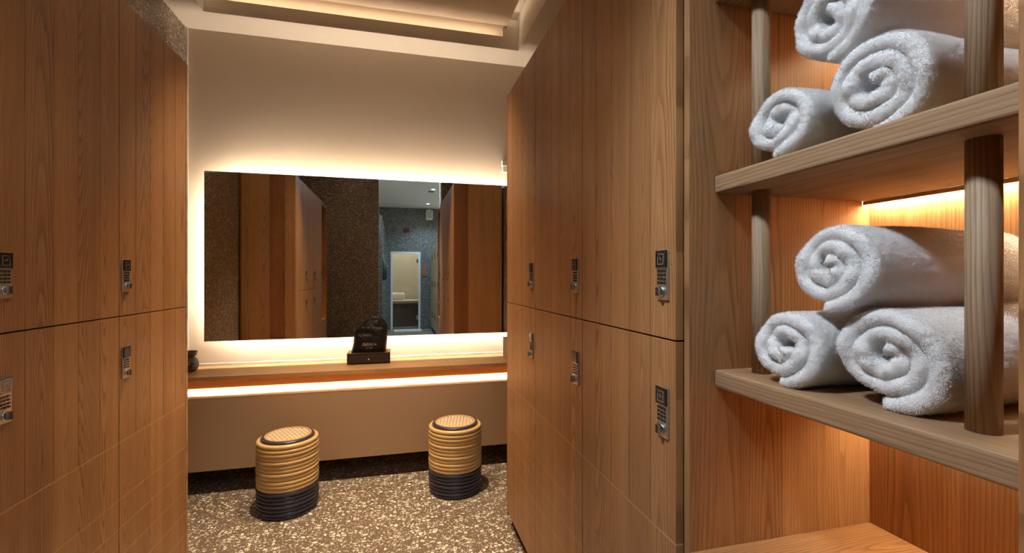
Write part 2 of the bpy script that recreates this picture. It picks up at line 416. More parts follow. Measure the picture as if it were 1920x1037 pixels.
# terrazzo fins with pulls
for i, yy in enumerate((-1.35, -2.2, -3.05, -3.9)):
    pl = ['nearest the opening', 'second from the opening', 'third from the opening', 'nearest the glass door'][i]
    f = thing('shower_partition', (CL + .08, yy, 0), 'low terrazzo partition in the corridor, ' + pl, 'partition', 'terrazzo partitions along the corridor')
    bx(CL + .001, CL + .18, yy - .06, yy + .06, 0, 2.45, bev=.004).build('panel', M['tz_grey'], f)
    MB().tube([(CL + .20, yy + .05, 1.28), (CL + .20, yy + .05, 1.68)], .014).box(CL + .18, CL + .20, yy + .045, yy + .055, 1.34, 1.36).box(CL + .18, CL + .20, yy + .045, yy + .055, 1.6, 1.62).build('pull_handle', M['green'], f)
sl = thing('sauna_ceiling_lamp', (.3, -5.6, CZ), 'flat lamp on the ceiling beyond the glass door', 'ceiling lamp')
bx(0, .6, -5.9, -5.3, CZ - .03, CZ - .0005).build('frame', M['white'], sl)
bx(.02, .58, -5.88, -5.32, CZ - .034, CZ - .0305).build('diffuser', emit('sauna_lamp', (1, .95, .84), 26), sl)
s_ = thing('wall_speaker', (.83, CE + .08, 2.93), 'white speaker box hung high on the corridor end wall', 'speaker')
bx(.745, .915, CE + .03, CE + .17, 2.80, 3.05, bev=.012).build('case', M['white'], s_)
bx(.765, .895, CE + .169, CE + .174, 2.83, 3.02, bev=.002).build('grille', simple('grille_grey', (.5, .5, .5), .7), s_)
bx(.81, .85, CE + .001, CE + .03, 2.88, 3.098).build('bracket', M['white'], s_)
tag(bx(.20, .335, CE + .001, CE + .03, 2.48, 2.585, bev=.004).build('call_point_sign', M['red']), 'small dark red sign on the terrazzo wall above the glass door', 'sign')
tag(bx(.66, .775, CE + .001, CE + .02, 1.36, 1.66, bev=.003).build('wood_sign', simple('sign_wood', (.3, .15, .07), .5)), 'brown wooden sign panel beside the glass door', 'sign')
cb = thing('corridor_cupboard', (1.1, -3.5, 0), 'pale knotty wooden cupboard in the corridor, seen in the mirror', 'cupboard')
bx(.88, 1.399, -4.62, -2.5, .08, 2.03).build('body', M['pale'], cb)
bx(.93, 1.39, -4.6, -2.52, 0, .08).build('plinth', M['darkgap'], cb)
for k in range(3):
    y0 = -4.615 + k * .705
    dr = bx(.862, .879, y0, y0 + .70, .09, 2.02, bev=.002).build('door', M['pale'], cb)
    for zz in (.35, 1.1, 1.75):
        MB().tube([(.852, y0 + .62, zz), (.852, y0 + .62, zz + .14)], .006).box(.853, .863, y0 + .615, y0 + .625, zz + .02, zz + .03).box(.853, .863, y0 + .615, y0 + .625, zz + .11, zz + .12).build('handle', M['black'], dr)
tag(bx(-.05, .62, CE + .12, CE + .55, .001, .02, bev=.005).build('bath_mat', M['towel']), 'white bath mat on the floor before the glass door', 'mat')
for i, (lx, ly) in enumerate(((.727, -2.09), (.746, -3.97))):
    l = thing('corridor_downlight', (lx, ly, CZ), 'small round ceiling lamp in the corridor, ' + ('nearer the opening' if i == 0 else 'nearer the glass door'), 'ceiling lamp', 'corridor downlights')
    MB().lathe([(.05, 0), (.05, -.006), (.038, -.006), (.036, 0)], (lx, ly, CZ), 24).build('ring', M['white'], l)
    MB().lathe([(.0, -.003), (.036, -.003)], (lx, ly, CZ), 24).build('lamp', M['lampcool'], l)
    sp = bpy.data.lights.new('downlight_beam', 'SPOT'); sp.energy = 90; sp.color = (.60, .83, 1.0); sp.spot_size = 2.3; sp.spot_blend = .9; sp.shadow_soft_size = .03
    so_ = bpy.data.objects.new('downlight_beam', sp); COL.objects.link(so_); so_.parent = l; so_.location = (0, 0, -.03)
v_ = thing('ceiling_vent', (.70, -2.3, CZ), 'small square vent beside a corridor ceiling lamp', 'vent')
MB().box(.62, .78, -2.38, -2.22, CZ - .01, CZ - .0005).build('frame', M['white'], v_)
MB().box(.64, .76, -2.36, -2.34, CZ - .014, CZ - .01).box(.64, .76, -2.32, -2.30, CZ - .014, CZ - .01).box(.64, .76, -2.28, -2.26, CZ - .014, CZ - .01).build('slat', M['black'], v_)
lp = thing('corridor_fill_panel', (.3, -.86, CZ), 'added cool fill panel, out of sight in the corridor ceiling by the opening', 'ceiling lamp')  # fill panel added out of view to send cool light onto the towels
bx(-.1, .7, -1.04, -.68, CZ - .02, CZ - .0005).build('frame', M['white'], lp)
bx(-.08, .68, -1.02, -.70, CZ - .023, CZ - .0205).build('diffuser', M['panelcool'], lp)

# ------------------------------------------------------------------ lockers
ZB, ZM, ZT = .08, 1.21, 2.33
WS = {1: .515, -1: .525}; YS = {1: .870, -1: .835}
GROOVES = [.77, .57, .47, .37, .27, .17]
XFR, XFL = .585, -.935

def lock(parent, s, xf, yc, ztop, o):
    """electronic lock plate with card reader, keypad and turn knob"""
    w = .045; y0, y1 = yc - w / 2, yc + w / 2; z0 = ztop - .113
    X = lambda d: xf - s * d
    lk = bx(X(0), X(.005), y0, y1, z0, ztop, bev=.0018).build('lock', M['steel'], parent)
    r0 = ztop - .0405
    rd = bx(X(.005), X(.0085), y0 + .001, y1 - .001, r0 + .0005, ztop - .001, bev=.0012).build('card_reader', M['reader'], lk)
    m = MB(); q = X(.0085); q2 = X(.009)
    cy, cz, h = yc, (r0 + ztop) / 2, .0115
    t = .0011
    m.box(q, q2, cy - h, cy + h, cz - h - t, cz - h); m.box(q, q2, cy - h, cy - h + t, cz - h, cz + h)
    m.box(q, q2, cy + h - t, cy + h, cz - h, cz + h * .35); m.box(q, q2, cy - h, cy + h * .35, cz + h - t, cz + h)
    for k in range(3):
        m.box(q, q2, cy + h * .55 + k * .0012, cy + h * .55 + k * .0012 + .0026, cz + h * .55 + k * .0028, cz + h * .55 + k * .0028 + .0009)
    m.box(q, q2, cy - .005, cy + .002, cz - .002, cz - .0005); m.box(q, q2, cy - .001, cy + .005, cz + .0015, cz + .003)
    m.build('card_symbol', M['symbol'], lk)
    m = MB()
    for r in range(4):
        for k in range(3):
            ky = yc - .0118 + k * .0118; kz = r0 - .0070 - r * .0088
            m.box(X(.005), X(.0072), ky - .0042, ky + .0042, kz - .0030, kz + .0030, bev=.0007, seg=1)
    m.build('keypad', M['key'], lk)
    kz = z0 + .0195
    m = MB(); m.sm = True
    pr = [(.0115, 0), (.0115, .003), (.0095, .0045), (0, .0045)]
    m.lathe([(r, -s * z) for r, z in pr], (X(.005), yc, kz), 28, axis='X'); m.sm = False
    m.box(X(.0095), X(.0185), yc - .0055, yc + .0055, kz - .0105, kz + .0105, bev=.002)
    m.build('turn_knob', M['chrome'], lk)
    bx(X(.0185), X(.0193), yc - .004, yc + .004, kz - .009, kz + .009, bev=.0003, seg=1).build('knob_cap', M['black'], lk)
    return lk

def make_locker(s, upper):
    DEP = .513 if s > 0 else .488
    xf = XFR if s > 0 else XFL
    W = WS[s]; y0, y1 = YS[s], YS[s] + W
    X = lambda d: xf + s * d
    root = thing('locker', (X(.25), y0 + W / 2, ZM if upper else 0), '-', 'locker')
    z0, z1 = (ZM + .002, ZT) if upper else (ZB, ZM - .002)
    bx(X(.021), X(DEP), y0 + .001, y1 - .001, z0 + .001, z1 - (0 if upper else .001)).build('carcass', M['edge'], root)
    m = MB(); m.mi = 1
    if not upper: m.box(X(.0002), X(.0188), y0 + .0024, y1 - .0024, z0 + .001, GROOVES[0] + .0017)
    m.mi = 2; m.box(X(.0035), X(.0188), y0 + .004, y1 - .004, (z0 if upper else GROOVES[0]) + .0018, z1 - .001)
    m.mi = 0
    pz0 = z0 if upper else GROOVES[0] + .0018
    g = .0009
    for k in range(5):
        a, b_ = y0 + .0023 + k * (W - .0046) / 5, y0 + .0023 + (k + 1) * (W - .0046) / 5
        m.box(X(0), X(.019), a + (g if k else 0), b_ - (g if k < 4 else 0), pz0, z1, bev=.0007, seg=1)
    if not upper:
        zs = GROOVES + [ZB - .002 + .0018]
        for a, b_ in zip(zs[:-1], zs[1:]):
            m.box(X(0), X(.0185), y0 + .0023, y1 - .0023, b_ + .0012, a - .0012, bev=.0004, seg=1)
    dr = m.build('door', [M['door'] if s > 0 else M['door_left'], M['groove'], M['darkgap']], root)
    lock(root, s, xf, y0 + (.048 if s > 0 else .035), (ZM + .20) if upper else (ZM - .108), root)
    if not upper:
        bx(X(.045), X(DEP - .03), y0 + .001, y1 - (.03), 0, ZB - .002).build('plinth', M['plinth'], root)
    return root

WHERE = {
  (1, 1): ['upper ash locker directly beside the towel shelves', 'upper ash locker in the middle column of the bank with the towel shelves', 'upper ash locker nearest the tissue box, in the bank with the towel shelves'],
  (1, 0): ['lower ash locker directly beside the towel shelves', 'lower ash locker in the middle column of the bank with the towel shelves', 'lower ash locker nearest the stools, in the bank with the towel shelves'],
  (-1, 1): ['upper ash locker of the bank by the oil burner, showing only in the mirror', 'large upper ash locker cut by the left picture edge', 'upper ash locker nearest the oil burner, under the terrazzo strip'],
  (-1, 0): ['lower ash locker of the bank by the oil burner, showing only in the mirror', 'lower ash locker cut by the left picture edge, grooved near the floor', 'lower ash locker nearest the oil burner, grooved near the floor'],
}
for s in (1, -1):
    grp = 'lockers in the bank with the towel shelves' if s > 0 else 'lockers in the bank by the oil burner'
    for up in (1, 0):
        p0 = make_locker(s, up)
        for k in range(3):
            o = p0 if k == 0 else copy_tree(p0)
            o.location.y = YS[s] + WS[s] / 2 + k * WS[s]
            tag(o, WHERE[(s, up)][k], 'locker', grp)

# boards closing the far end of each bank
YE = 2.416
for s in (1, -1):
    xf = XFR if s > 0 else XFL
    e = thing('locker_end_panel', (xf + s * .25, YE, 0), 'boarded end panel of the lockers, facing the mirror, ' + ('by the tissue box' if s > 0 else 'by the oil burner'), 'end panel', 'locker end panels')
    DEP = .513 if s > 0 else .488
    X = lambda d: xf + s * d
    if s > 0:
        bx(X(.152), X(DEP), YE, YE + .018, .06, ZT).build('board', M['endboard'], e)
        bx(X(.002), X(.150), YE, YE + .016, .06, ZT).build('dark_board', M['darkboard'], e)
    else:
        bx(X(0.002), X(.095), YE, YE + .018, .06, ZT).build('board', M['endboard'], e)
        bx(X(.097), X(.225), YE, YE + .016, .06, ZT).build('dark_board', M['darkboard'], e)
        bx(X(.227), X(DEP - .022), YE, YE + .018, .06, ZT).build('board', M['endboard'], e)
    for q in (.03, .40): bx(X(q), X(q + .05), YE + .001, YE + .015, 0, .0595).build('foot', M['plinth'], e)

# ------------------------------------------------------------------ towel shelves
SH = [1.150, 1.566, 1.977]           # shelf tops
ST_ = .038
NY0, NY1 = .3205, .851
def niche(s, label, dy=0.0):
    NY0, NY1 = .3205 + dy, .851 + dy
    xf = .603 if s > 0 else XFL - .018
    X = lambda d: xf + s * d
    BK = .491 if s > 0 else .470
    r = thing('towel_shelving', (X(.25), .585, 0), label, 'shelving unit')
    bx(X(0), X(BK + .012), NY1, NY1 + .018, 0, ZT, bev=.001).build('side_panel', M['side'], r)
    bx(X(0), X(BK + .012), NY0 - .02, NY0, 0, ZT, bev=.001).build('side_panel', M['side'], r)
    bx(X(BK), X(BK + .012), NY0 + .0005, NY1 - .0005, 0, ZT).build('back_panel', M['back'], r)
    bx(X(0), X(BK - .0005), NY0 + .0005, NY1 - .0005, ZT - .02, ZT).build('top_panel', M['shelf'], r)
    bx(X(.002), X(BK - .0005), NY0 + .0005, NY1 - .0005, .743, .765, bev=.001).build('niche_floor', M['nfloor'], r)
    lo = bx(X(.002), X(.02), NY0 + .002, NY1 - .002, .10, .741, bev=.001).build('lower_door', M['door'], r)
    bx(X(.04), X(.06), NY0 + .002, NY1 - .002, 0, .10).build('plinth', M['plinth'], r)
    for z in SH:
        sf = bx(X(.061), X(BK - .0005), NY0 + .0005, NY1 - .0005, z - ST_, z, bev=.005, seg=3).build('shelf', M['shelf'], r)
        # strip light in its small holder at the back, under the board
        bx(X(BK - .022), X(BK - .018), NY0 + .002, NY1 - .002, z - ST_ - .009, z - ST_ - .0003).build('light_holder', M['edge'], sf)
        bx(X(BK - .016), X(BK - .004), NY0 + .006, NY1 - .006, z - ST_ - .004, z - ST_ - .0005).build('strip_light', M['led_shelf'], sf)
    for yy in (.797 + dy, .425 + dy):
        for z0, z1 in ((SH[0], SH[1] - ST_), (SH[1], SH[2] - ST_), (SH[2], ZT - .02)):
            m = MB(); m.sm = True
            m.lathe([(.0178, z0), (.0178, (z0 + z1) / 2), (.0178, z1)], (X(.133), yy, 0), 32)
            m.build('post', M['post'], r)
    return r
niche(1, 'open ash shelving with round posts holding the rolled towels')
niche(-1, 'empty open ash shelving opposite, glowing orange in the mirror', dy=-.036)

# ------------------------------------------------------------------ rolled towels
PILE = 70000
def towel(cx, cy, zb, R, L, seed, label, sy=1.06, sz=.97, th=.0235, rot=0.0, lean=0.0, wide=0.0):
    """terry towel folded and rolled: a thick band wound in a spiral, axis along X"""
    rs = np.random.RandomState(seed)
    r0 = .0120
    turns = (R - r0 - th * .5) / th
    tot = 2 * PI * turns
    # arc-length sampling
    tt = np.linspace(0, tot, 4000); rr = r0 + th * tt / (2 * PI)
    s = np.concatenate([[0], np.cumsum((rr[1:] + rr[:-1]) / 2 * np.diff(tt))])
    n = int(s[-1] / .0026)
    th_s = np.interp(np.linspace(0, s[-1], n), s, tt)
    rad = r0 + th * th_s / (2 * PI)
    # slow irregularity of the winding
    irr = np.zeros(n)
    for k, amp in ((1, .35), (2, .22), (3, .16), (5, .10)):
        irr += amp * np.sin(k * th_s * (1 + .13 * rs.rand()) + rs.rand() * 6.28)
    rad = rad * (1 + .038 * irr * np.clip(th_s / tot * 1.3, .3, 1)) 
    ang = -PI / 2 - (tot - th_s) + rot         # the loose end lies underneath
    ang0 = ang
    # outer end tucks down onto the board
    half = th * .5 * (1.02 + .06 * np.sin(th_s * 1.7 + rs.rand() * 6) + .05 * np.sin(th_s * 4.3 + rs.rand() * 6))
    front = .005 * np.sin(th_s * .9 + rs.rand() * 6) + .003 * np.sin(th_s * 2.9 + rs.rand() * 6) + .010 * (1 - th_s / tot) * (rs.rand() - .4) + .0015 * np.sin(th_s * 6.1 + rs.rand() * 6)
    nf = 12
    xs_out = np.concatenate([np.linspace(0, .09, 34)[1:], np.linspace(.09, L, 42)[1:]])
    xs_in = np.linspace(L, 0, 26)[:-1]
    prof = []                                   # (x, offset in half thickness, front weight)
    fa = np.linspace(-PI / 2, PI / 2, nf)       # front roll-over, from inner to outer
    for a in fa: prof.append((-math.cos(a) * th * .50, math.sin(a), 1.0))
    for x in xs_out: prof.append((x, 1.0, max(0, 1 - x / L)))
    for a in np.linspace(PI / 2, -PI / 2, 7)[1:-1]: prof.append((L + math.cos(a) * th * .5, math.sin(a), 0))
    for x in xs_in: prof.append((x, -1.0, max(0, 1 - x / L)))
    prof = np.array(prof); K = len(prof)
    x = prof[None, :, 0] + front[:, None] * prof[None, :, 2]
    # bulge of every fold between the turns
    rv = rad[:, None] + half[:, None] * prof[None, :, 1]
    # long soft dents
    xn = x * 14
    dent = .0022 * np.sin(xn + 1.7 * ang[:, None] + rs.rand() * 6) + .0016 * np.sin(2.3 * xn - 2.1 * ang[:, None] + rs.rand() * 6)
    rv = rv + dent * (rad / R)[:, None]
    # terry loops: random lumps, one per vertex, softened a little
    nz = rs.rand(n, K) - .5
    nz = (nz + np.roll(nz, 1, 0) * .6 + np.roll(nz, 1, 1) * .6) / 1.7
    rv = rv + nz * .0022 * np.where(prof[None, :, 1] > -.5, 1, .3)
    nz2 = rs.rand(n, K) - .5
    x = x + nz2 * .0020 * (prof[None, :, 2] > .98)
    y = rv * np.cos(ang)[:, None] * sy
    z = rv * np.sin(ang)[:, None] * sz
    # flatten where it lies on the board / on other towels
    zmin = -R * sz * .93
    z = np.where(z < zmin, zmin + (z - zmin) * .12, z)
    y = y * (1 + wide * np.clip(-z / R, -1, 1))
    y = y + lean * z
    co = np.stack([x + cx, y + cy, z], axis=-1).reshape(-1, 3)
    co[:, 2] += zb - co[:, 2].min() + .0006
    i = np.arange(n - 1)[:, None]; j = np.arange(K)[None, :]
    a = i * K + j; b = i * K + (j + 1) % K; c_ = (i + 1) * K + (j + 1) % K; d_ = (i + 1) * K + j
    f = np.stack([a, d_, c_, b], axis=-1).reshape(-1, 4)
    me = bpy.data.meshes.new('rolled_towel')
    org = np.array([cx + L / 2, cy, zb]); co = co - org
    me.vertices.add(len(co)); me.vertices.foreach_set('co', co.astype(np.float32).ravel())
    caps = [list(range(K)), list(range((n - 1) * K, n * K))[::-1]]
    nl = len(f) * 4 + 2 * K
    me.loops.add(nl); me.polygons.add(len(f) + 2)
    li = np.concatenate([f.ravel(), np.array(caps[0]), np.array(caps[1])]).astype(np.int32)
    me.loops.foreach_set('vertex_index', li)
    st = np.concatenate([np.arange(len(f)) * 4, [len(f) * 4, len(f) * 4 + K]]).astype(np.int32)
    me.polygons.foreach_set('loop_start', st)
    me.polygons.foreach_set('use_smooth', np.ones(len(f) + 2, dtype=bool))
    me.update(calc_edges=True); me.validate()
    me.materials.append(M['towel'])
    o = bpy.data.objects.new('rolled_towel', me); COL.objects.link(o); o.location = org
    # terry pile on every face that can be seen: the roll's outside and its front end
    vg = o.vertex_groups.new(name='pile')
    wt = np.zeros((n, K), dtype=np.float32)
    wt[:, :nf + 3] = 1.0
    last = th_s > tot - 2 * PI * 1.02
    wt[last, :nf + len(xs_out) + 2] = 1.0
    vg.add([int(q) for q in np.nonzero(wt.ravel())[0]], 1.0, 'REPLACE')
    pm = o.modifiers.new('pile', 'PARTICLE_SYSTEM'); ps = pm.particle_system; st_ = ps.settings
    ps.seed = seed
    st_.type = 'HAIR'; st_.count = PILE; st_.hair_step = 2
    st_.emit_from = 'FACE'; st_.use_emit_random = True; st_.use_even_distribution = True
    ps.vertex_group_density = 'pile'
    st_.brownian_factor = .0; st_.factor_random = .0
    st_.normal_factor = .00052; st_.tangent_factor = 0; st_.factor_random = .0003
    st_.root_radius = .42; st_.tip_radius = .25; st_.radius_scale = .001
    st_.material = 1
    return tag(o, label, 'towel', 'rolled towels on the shelves')
Lw = .345
towel(.695, .694, SH[0], .0765, Lw, 2, 'white rolled towel at the back of the lower pile, by the far post')
towel(.718, .532, SH[0], .0815, Lw, 5, 'white rolled towel at the front of the lower pile, by the near post', sz=1.04)
towel(.700, .607, SH[0] + .1400, .0815, Lw, 7, 'white rolled towel on top of the lower pile')
towel(.682, .698, SH[1], .0715, Lw, 11, 'small white rolled towel at the back of the upper pile, by the far post')
towel(.712, .543, SH[1], .083, Lw, 13, 'white rolled towel at the front of the upper pile, by the near post')
towel(.705, .614, SH[1] + .142, .082, Lw, 17, 'white rolled towel on top of the upper pile, cut by the picture top')

# ------------------------------------------------------------------ vanity and mirror
v = thing('wall_mounted_vanity', (-.15, 3.45, .0), 'floating ash vanity counter with lit ledge below the mirror', 'vanity counter')
x0, x1 = XL + .014, XR - .002
CTZ = .715
MB().box(x0, .376, 3.285, YB - .002, CTZ - .028, CTZ, bev=.002).box(.377, x1, 3.285, YB - .002, CTZ - .028, CTZ, bev=.002).build('countertop', M['counter'], v)
bx(x0, x1, YB - .010, YB - .002, CTZ, CTZ + .018, bev=.002).build('upstand', M['white'], v)
MB().box(x0, .43, 3.335, 3.35, .632, CTZ - .0285).box(.431, x1, 3.335, 3.35, .632, CTZ - .0285).build('apron', M['apron'], v)
bx(x0, x1, 3.366, YB - .002, .645, CTZ - .0285).build('back_box', M['taupe'], v)
bx(x0, x1, 3.352, 3.364, .636, .641).build('strip_light', M['led_vanity'], v)
MB().box(x0, .16, 3.20, YB - .002, .595, .60, bev=.0005).box(.161, x1, 3.20, YB - .002, .595, .60, bev=.0005).build('ledge', M['ledge'], v)
bx(x0, x1, 3.2005, YB - .002, .15, .5945).build('front_panel', M['taupe'], v)

mx0, mx1, mz0, mz1, MYF = -1.291, 1.03, .898, 2.085, 3.61
mr = thing('wall_mirror', (-.13, 3.64, mz0), 'wide frameless mirror with glowing edges on the pale wall', 'mirror')
bx(mx0, mx1, MYF, MYF + .006, mz0, mz1).build('mirror_glass', M['mirror'], mr)
bi = .095
bx(mx0 + bi, mx1 - bi, MYF + .0065, YB - .001, mz0 + bi, mz1 - bi).build('mounting_box', M['white'], mr)
m = MB(); q0, q1 = MYF + .020, MYF + .034
m.box(mx0 + bi, mx1 - bi, q0, q1, mz1 - bi + .0005, mz1 - bi + .006)
m.box(mx0 + bi, mx1 - bi, q0, q1, mz0 + bi - .006, mz0 + bi - .0005)
m.box(mx0 + bi - .006, mx0 + bi - .0005, q0, q1, mz0 + bi, mz1 - bi)
m.box(mx1 - bi + .0005, mx1 - bi + .006, q0, q1, mz0 + bi, mz1 - bi)
m.build('strip_light', M['led_mirror'], mr)

# small wall fitting by the locker edge
wf = thing('wall_fitting', (.93, YB - .02, 2.18), 'small white wall fitting at the locker edge above the mirror', 'wall fitting')
bx(.848, .93, YB - .03, YB - .001, 2.205, 2.262, bev=.004).build('case', M['white'], wf)
bx(.842, .936, YB - .04, YB - .001, 2.255, 2.30, bev=.003).build('cap', M['white'], wf)

# tissue box
tb = thing('tissue_box', (.90, 3.51, CTZ), 'grey square box on the counter beside the lockers', 'box')
bx(.832, .985, 3.435, 3.585, CTZ + .001, CTZ + .152, bev=.004).build('case', M['greybox'], tb)
m = MB(); m.sm = True
for k in range(3):
    pts = []
    a = k * 2.1
    t_ = bmesh.new()
    g = [[t_.verts.new((.905 + (i - 3) * .012 * math.cos(a) + .004 * math.sin(j * 2 + k), 3.51 + (i - 3) * .012 * math.sin(a) + .004 * math.cos(i * 2 + j), CTZ + .15 + j * .011 - abs(i - 3) * .004 * (j > 2))) for j in range(5)] for i in range(7)]
    for i in range(6):
        for j in range(4): t_.faces.new((g[i][j], g[i+1][j], g[i+1][j+1], g[i][j+1]))
    r_ = bmesh.ops.solidify(t_, geom=list(t_.faces), thickness=.0012)
    m.merge(t_, True)
m.build('tissue', M['white'], tb)

# oil burner
ob_c = (-1.352, 3.52, CTZ)
ob = thing('oil_burner', ob_c, 'dark clay oil burner with flower cut-outs on the counter', 'oil burner')
prof = [(.036, .001), (.043, .004), (.047, .010)]
N_ = 22
for i in range(N_ + 1):
    z = .012 + .088 * i / N_
    prof.append((.040 + .020 * math.sin(PI * min(1, (z + .012) / .115)) - .012 * max(0, (z - .07) / .03) ** 1.5, z))
nseg = 120
fl_a = math.atan2(-3.52, 1.40)
def skipf(j, k, n):
    z = (prof[j][1] + prof[j+1][1]) / 2; a = 2 * PI * (k + .5) / n
    for ctr in (fl_a + .1, fl_a + .1 + PI, fl_a + .1 + 1.3, fl_a + .1 - 1.3):
        da = (a - ctr + PI) % (2 * PI) - PI
        px, pz = da * .058, z - .046
        for q in range(5):
            aa = PI / 2 + q * 2 * PI / 5
            ux, uz = math.cos(aa), math.sin(aa)
            l = px * ux + pz * uz - .0145; w_ = -px * uz + pz * ux
            if (l / .0085) ** 2 + (w_ / .0042) ** 2 < 1: return True
    return False
m = MB(); m.sm = True
m.lathe(prof, ob_c, nseg, skip=skipf)
body = m.build('body', M['clay'], ob)
so = body.modifiers.new('thick', 'SOLIDIFY'); so.thickness = .004; so.offset = -1
m = MB(); m.sm = True
m.lathe([(0, .100), (.038, .100), (.046, .106), (.0505, .122), (.052, .131), (.050, .1315), (.046, .122), (.038, .112), (0, .109)], ob_c, 48)
m.build('bowl', M['clay'], ob)
m = MB(); m.sm = True
m.lathe([(0, 0.002), (.040, .002), (.040, .006), (0, .006)], ob_c, 40)
m.build('base', M['clay'], ob)

# leather tray and bag
ty = thing('leather_tray', (-.19, 3.56, CTZ), 'dark leather tray with a little drawer, holding the black bag', 'tray')
tx0, tx1, tY0, tY1, tz1 = -.341, -.041, 3.475, 3.605, CTZ + .080
tY1 = 3.652
m = MB()
m.box(tx0, tx1, tY0, tY0 + .010, CTZ + .006, tz1, bev=.0015); m.box(tx0, tx1, tY1 - .010, tY1, CTZ + .006, tz1, bev=.0015)
m.box(tx0, tx0 + .010, tY0 + .01, tY1 - .01, CTZ + .006, tz1, bev=.001); m.box(tx1 - .010, tx1, tY0 + .01, tY1 - .01, CTZ + .006, tz1, bev=.001)
m.box(tx0 + .01, tx1 - .01, tY0 + .01, tY1 - .01, CTZ + .006, CTZ + .012)
m.build('case', M['leather'], ty)
m = MB()
m.box(tx0 + .0103, tx1 - .0103, tY1 - .0135, tY1 - .0103, CTZ + .0123, tz1 - .002); m.box(tx0 + .0103, tx0 + .0135, tY0 + .0103, tY1 - .0137, CTZ + .0123, tz1 - .002)
m.box(tx1 - .0135, tx1 - .0103, tY0 + .0103, tY1 - .0137, CTZ + .0123, tz1 - .002); m.box(tx0 + .0137, tx1 - .0137, tY0 + .0103, tY1 - .0137, CTZ + .0123, CTZ + .030)
m.build('lining', M['liner'], ty)
dw = bx(tx0 + .018, tx1 - .018, tY0 - .004, tY0 - .0003, CTZ + .012, CTZ + .060, bev=.0012).build('drawer', M['leather'], ty)
m = MB(); m.sm = True
m.lathe([(.003, -.0), (.003, -.006), (.0058, -.009), (.0058, -.012), (0, -.0135)], ((tx0 + tx1) / 2 - .0, tY0 - .004, CTZ + .037), 20, axis='Y')
m.build('knob', M['steel'], dw)
MB().box(tx0 + .02, tx1 - .02, tY0 + .015, tY1 - .015, CTZ + .0006, CTZ + .006).build('base', M['black'], ty)

BY = 3.548
outl = [(165,735),(178,690),(195,630),(212,545),(217,450),(225,372),(262,308),(330,240),(420,165),(490,122),(560,105),(625,106),(685,120),(735,152),(775,198),(805,250),(817,320),(817,420),(808,520),(798,620),(786,715),(700,735),(600,742),(480,745),(350,745),(250,742)]
P2 = [at_y(640 + a / 9.43, 585 + b / 9.43, BY - .01) for a, b in outl]
# resample the outline evenly
L2 = []; n_out = 96
seg = [(P2[i], P2[(i + 1) % len(P2)]) for i in range(len(P2))]
tl = sum((b - a).length for a, b in seg); acc = 0; k = 0; tgt = 0
for a, b in seg:
    l = (b - a).length
    while tgt < acc + l - 1e-9 and len(L2) < n_out:
        L2.append(a + (b - a) * ((tgt - acc) / l)); tgt += tl / n_out
    acc += l
for _ in range(2): L2 = [(L2[i - 1] + L2[i] * 2 + L2[(i + 1) % len(L2)]) / 4 for i in range(len(L2))]
cen = sum(L2, Vector()) / len(L2)
zf = CTZ + .034
rings = 22
def bag_sheet(sign):
    out = []
    for r in range(rings + 1):
        q = r / rings
        row = []
        for p in L2:
            w2 = cen + (p - cen) * q
            th = .044 * math.sqrt(max(0, 1 - q ** 2.4))
            th *= 1 - .35 * max(0, min(1, (w2.z - .90) / .14))
            n1 = noise.noise(Vector((w2.x * 16, w2.z * 22, 3.0 + sign))) * .009 + noise.noise(Vector((w2.x * 44 + w2.z * 18, w2.z * 40, 7))) * .0035
            n1 += .004 * math.sin(w2.x * 90 + 2 * math.sin(w2.z * 40)) * max(0, min(1, (w2.z - .985) / .03))
            off = (th + n1 * (1 - q ** 4)) * sign
            row.append(Vector((w2.x, BY + off, max(w2.z, zf))))
        out.append(row)
    return out
bb = MB(); bb.sm = True
Fs, Bs = bag_sheet(-1), bag_sheet(1)
fv = [[bb.bm.verts.new(p) for p in row] for row in Fs[1:]]; bv = [[bb.bm.verts.new(p) for p in row] for row in Bs[1:-1]] + [fv[-1]]
c0 = bb.bm.verts.new(Fs[0][0]); c1 = bb.bm.verts.new(Bs[0][0])
fs = []; nn = len(L2)
for S, c_ in ((fv, c0), (bv, c1)):
    for i in range(nn): fs.append(bb.bm.faces.new((c_, S[0][i], S[0][(i + 1) % nn])))
    for r in range(len(S) - 1):
        for i in range(nn):
            fs.append(bb.bm.faces.new((S[r][i], S[r+1][i], S[r+1][(i+1) % nn], S[r][(i+1) % nn])))
bb._fin(fs, True)
tree = BVHTree.FromBMesh(bb.bm)
bag = thing('drawstring_bag', (cen.x, BY, zf), 'black satin bag with white lettering, standing in the leather tray', 'bag')
bb.build('pouch', M['bag'], bag)
def on_bag(x, z, lift=.0008):
    h = tree.ray_cast(Vector((x, 3.3, z)), Vector((0, 1, 0)))
    return h[0].y - lift if h[0] is not None else BY - .04
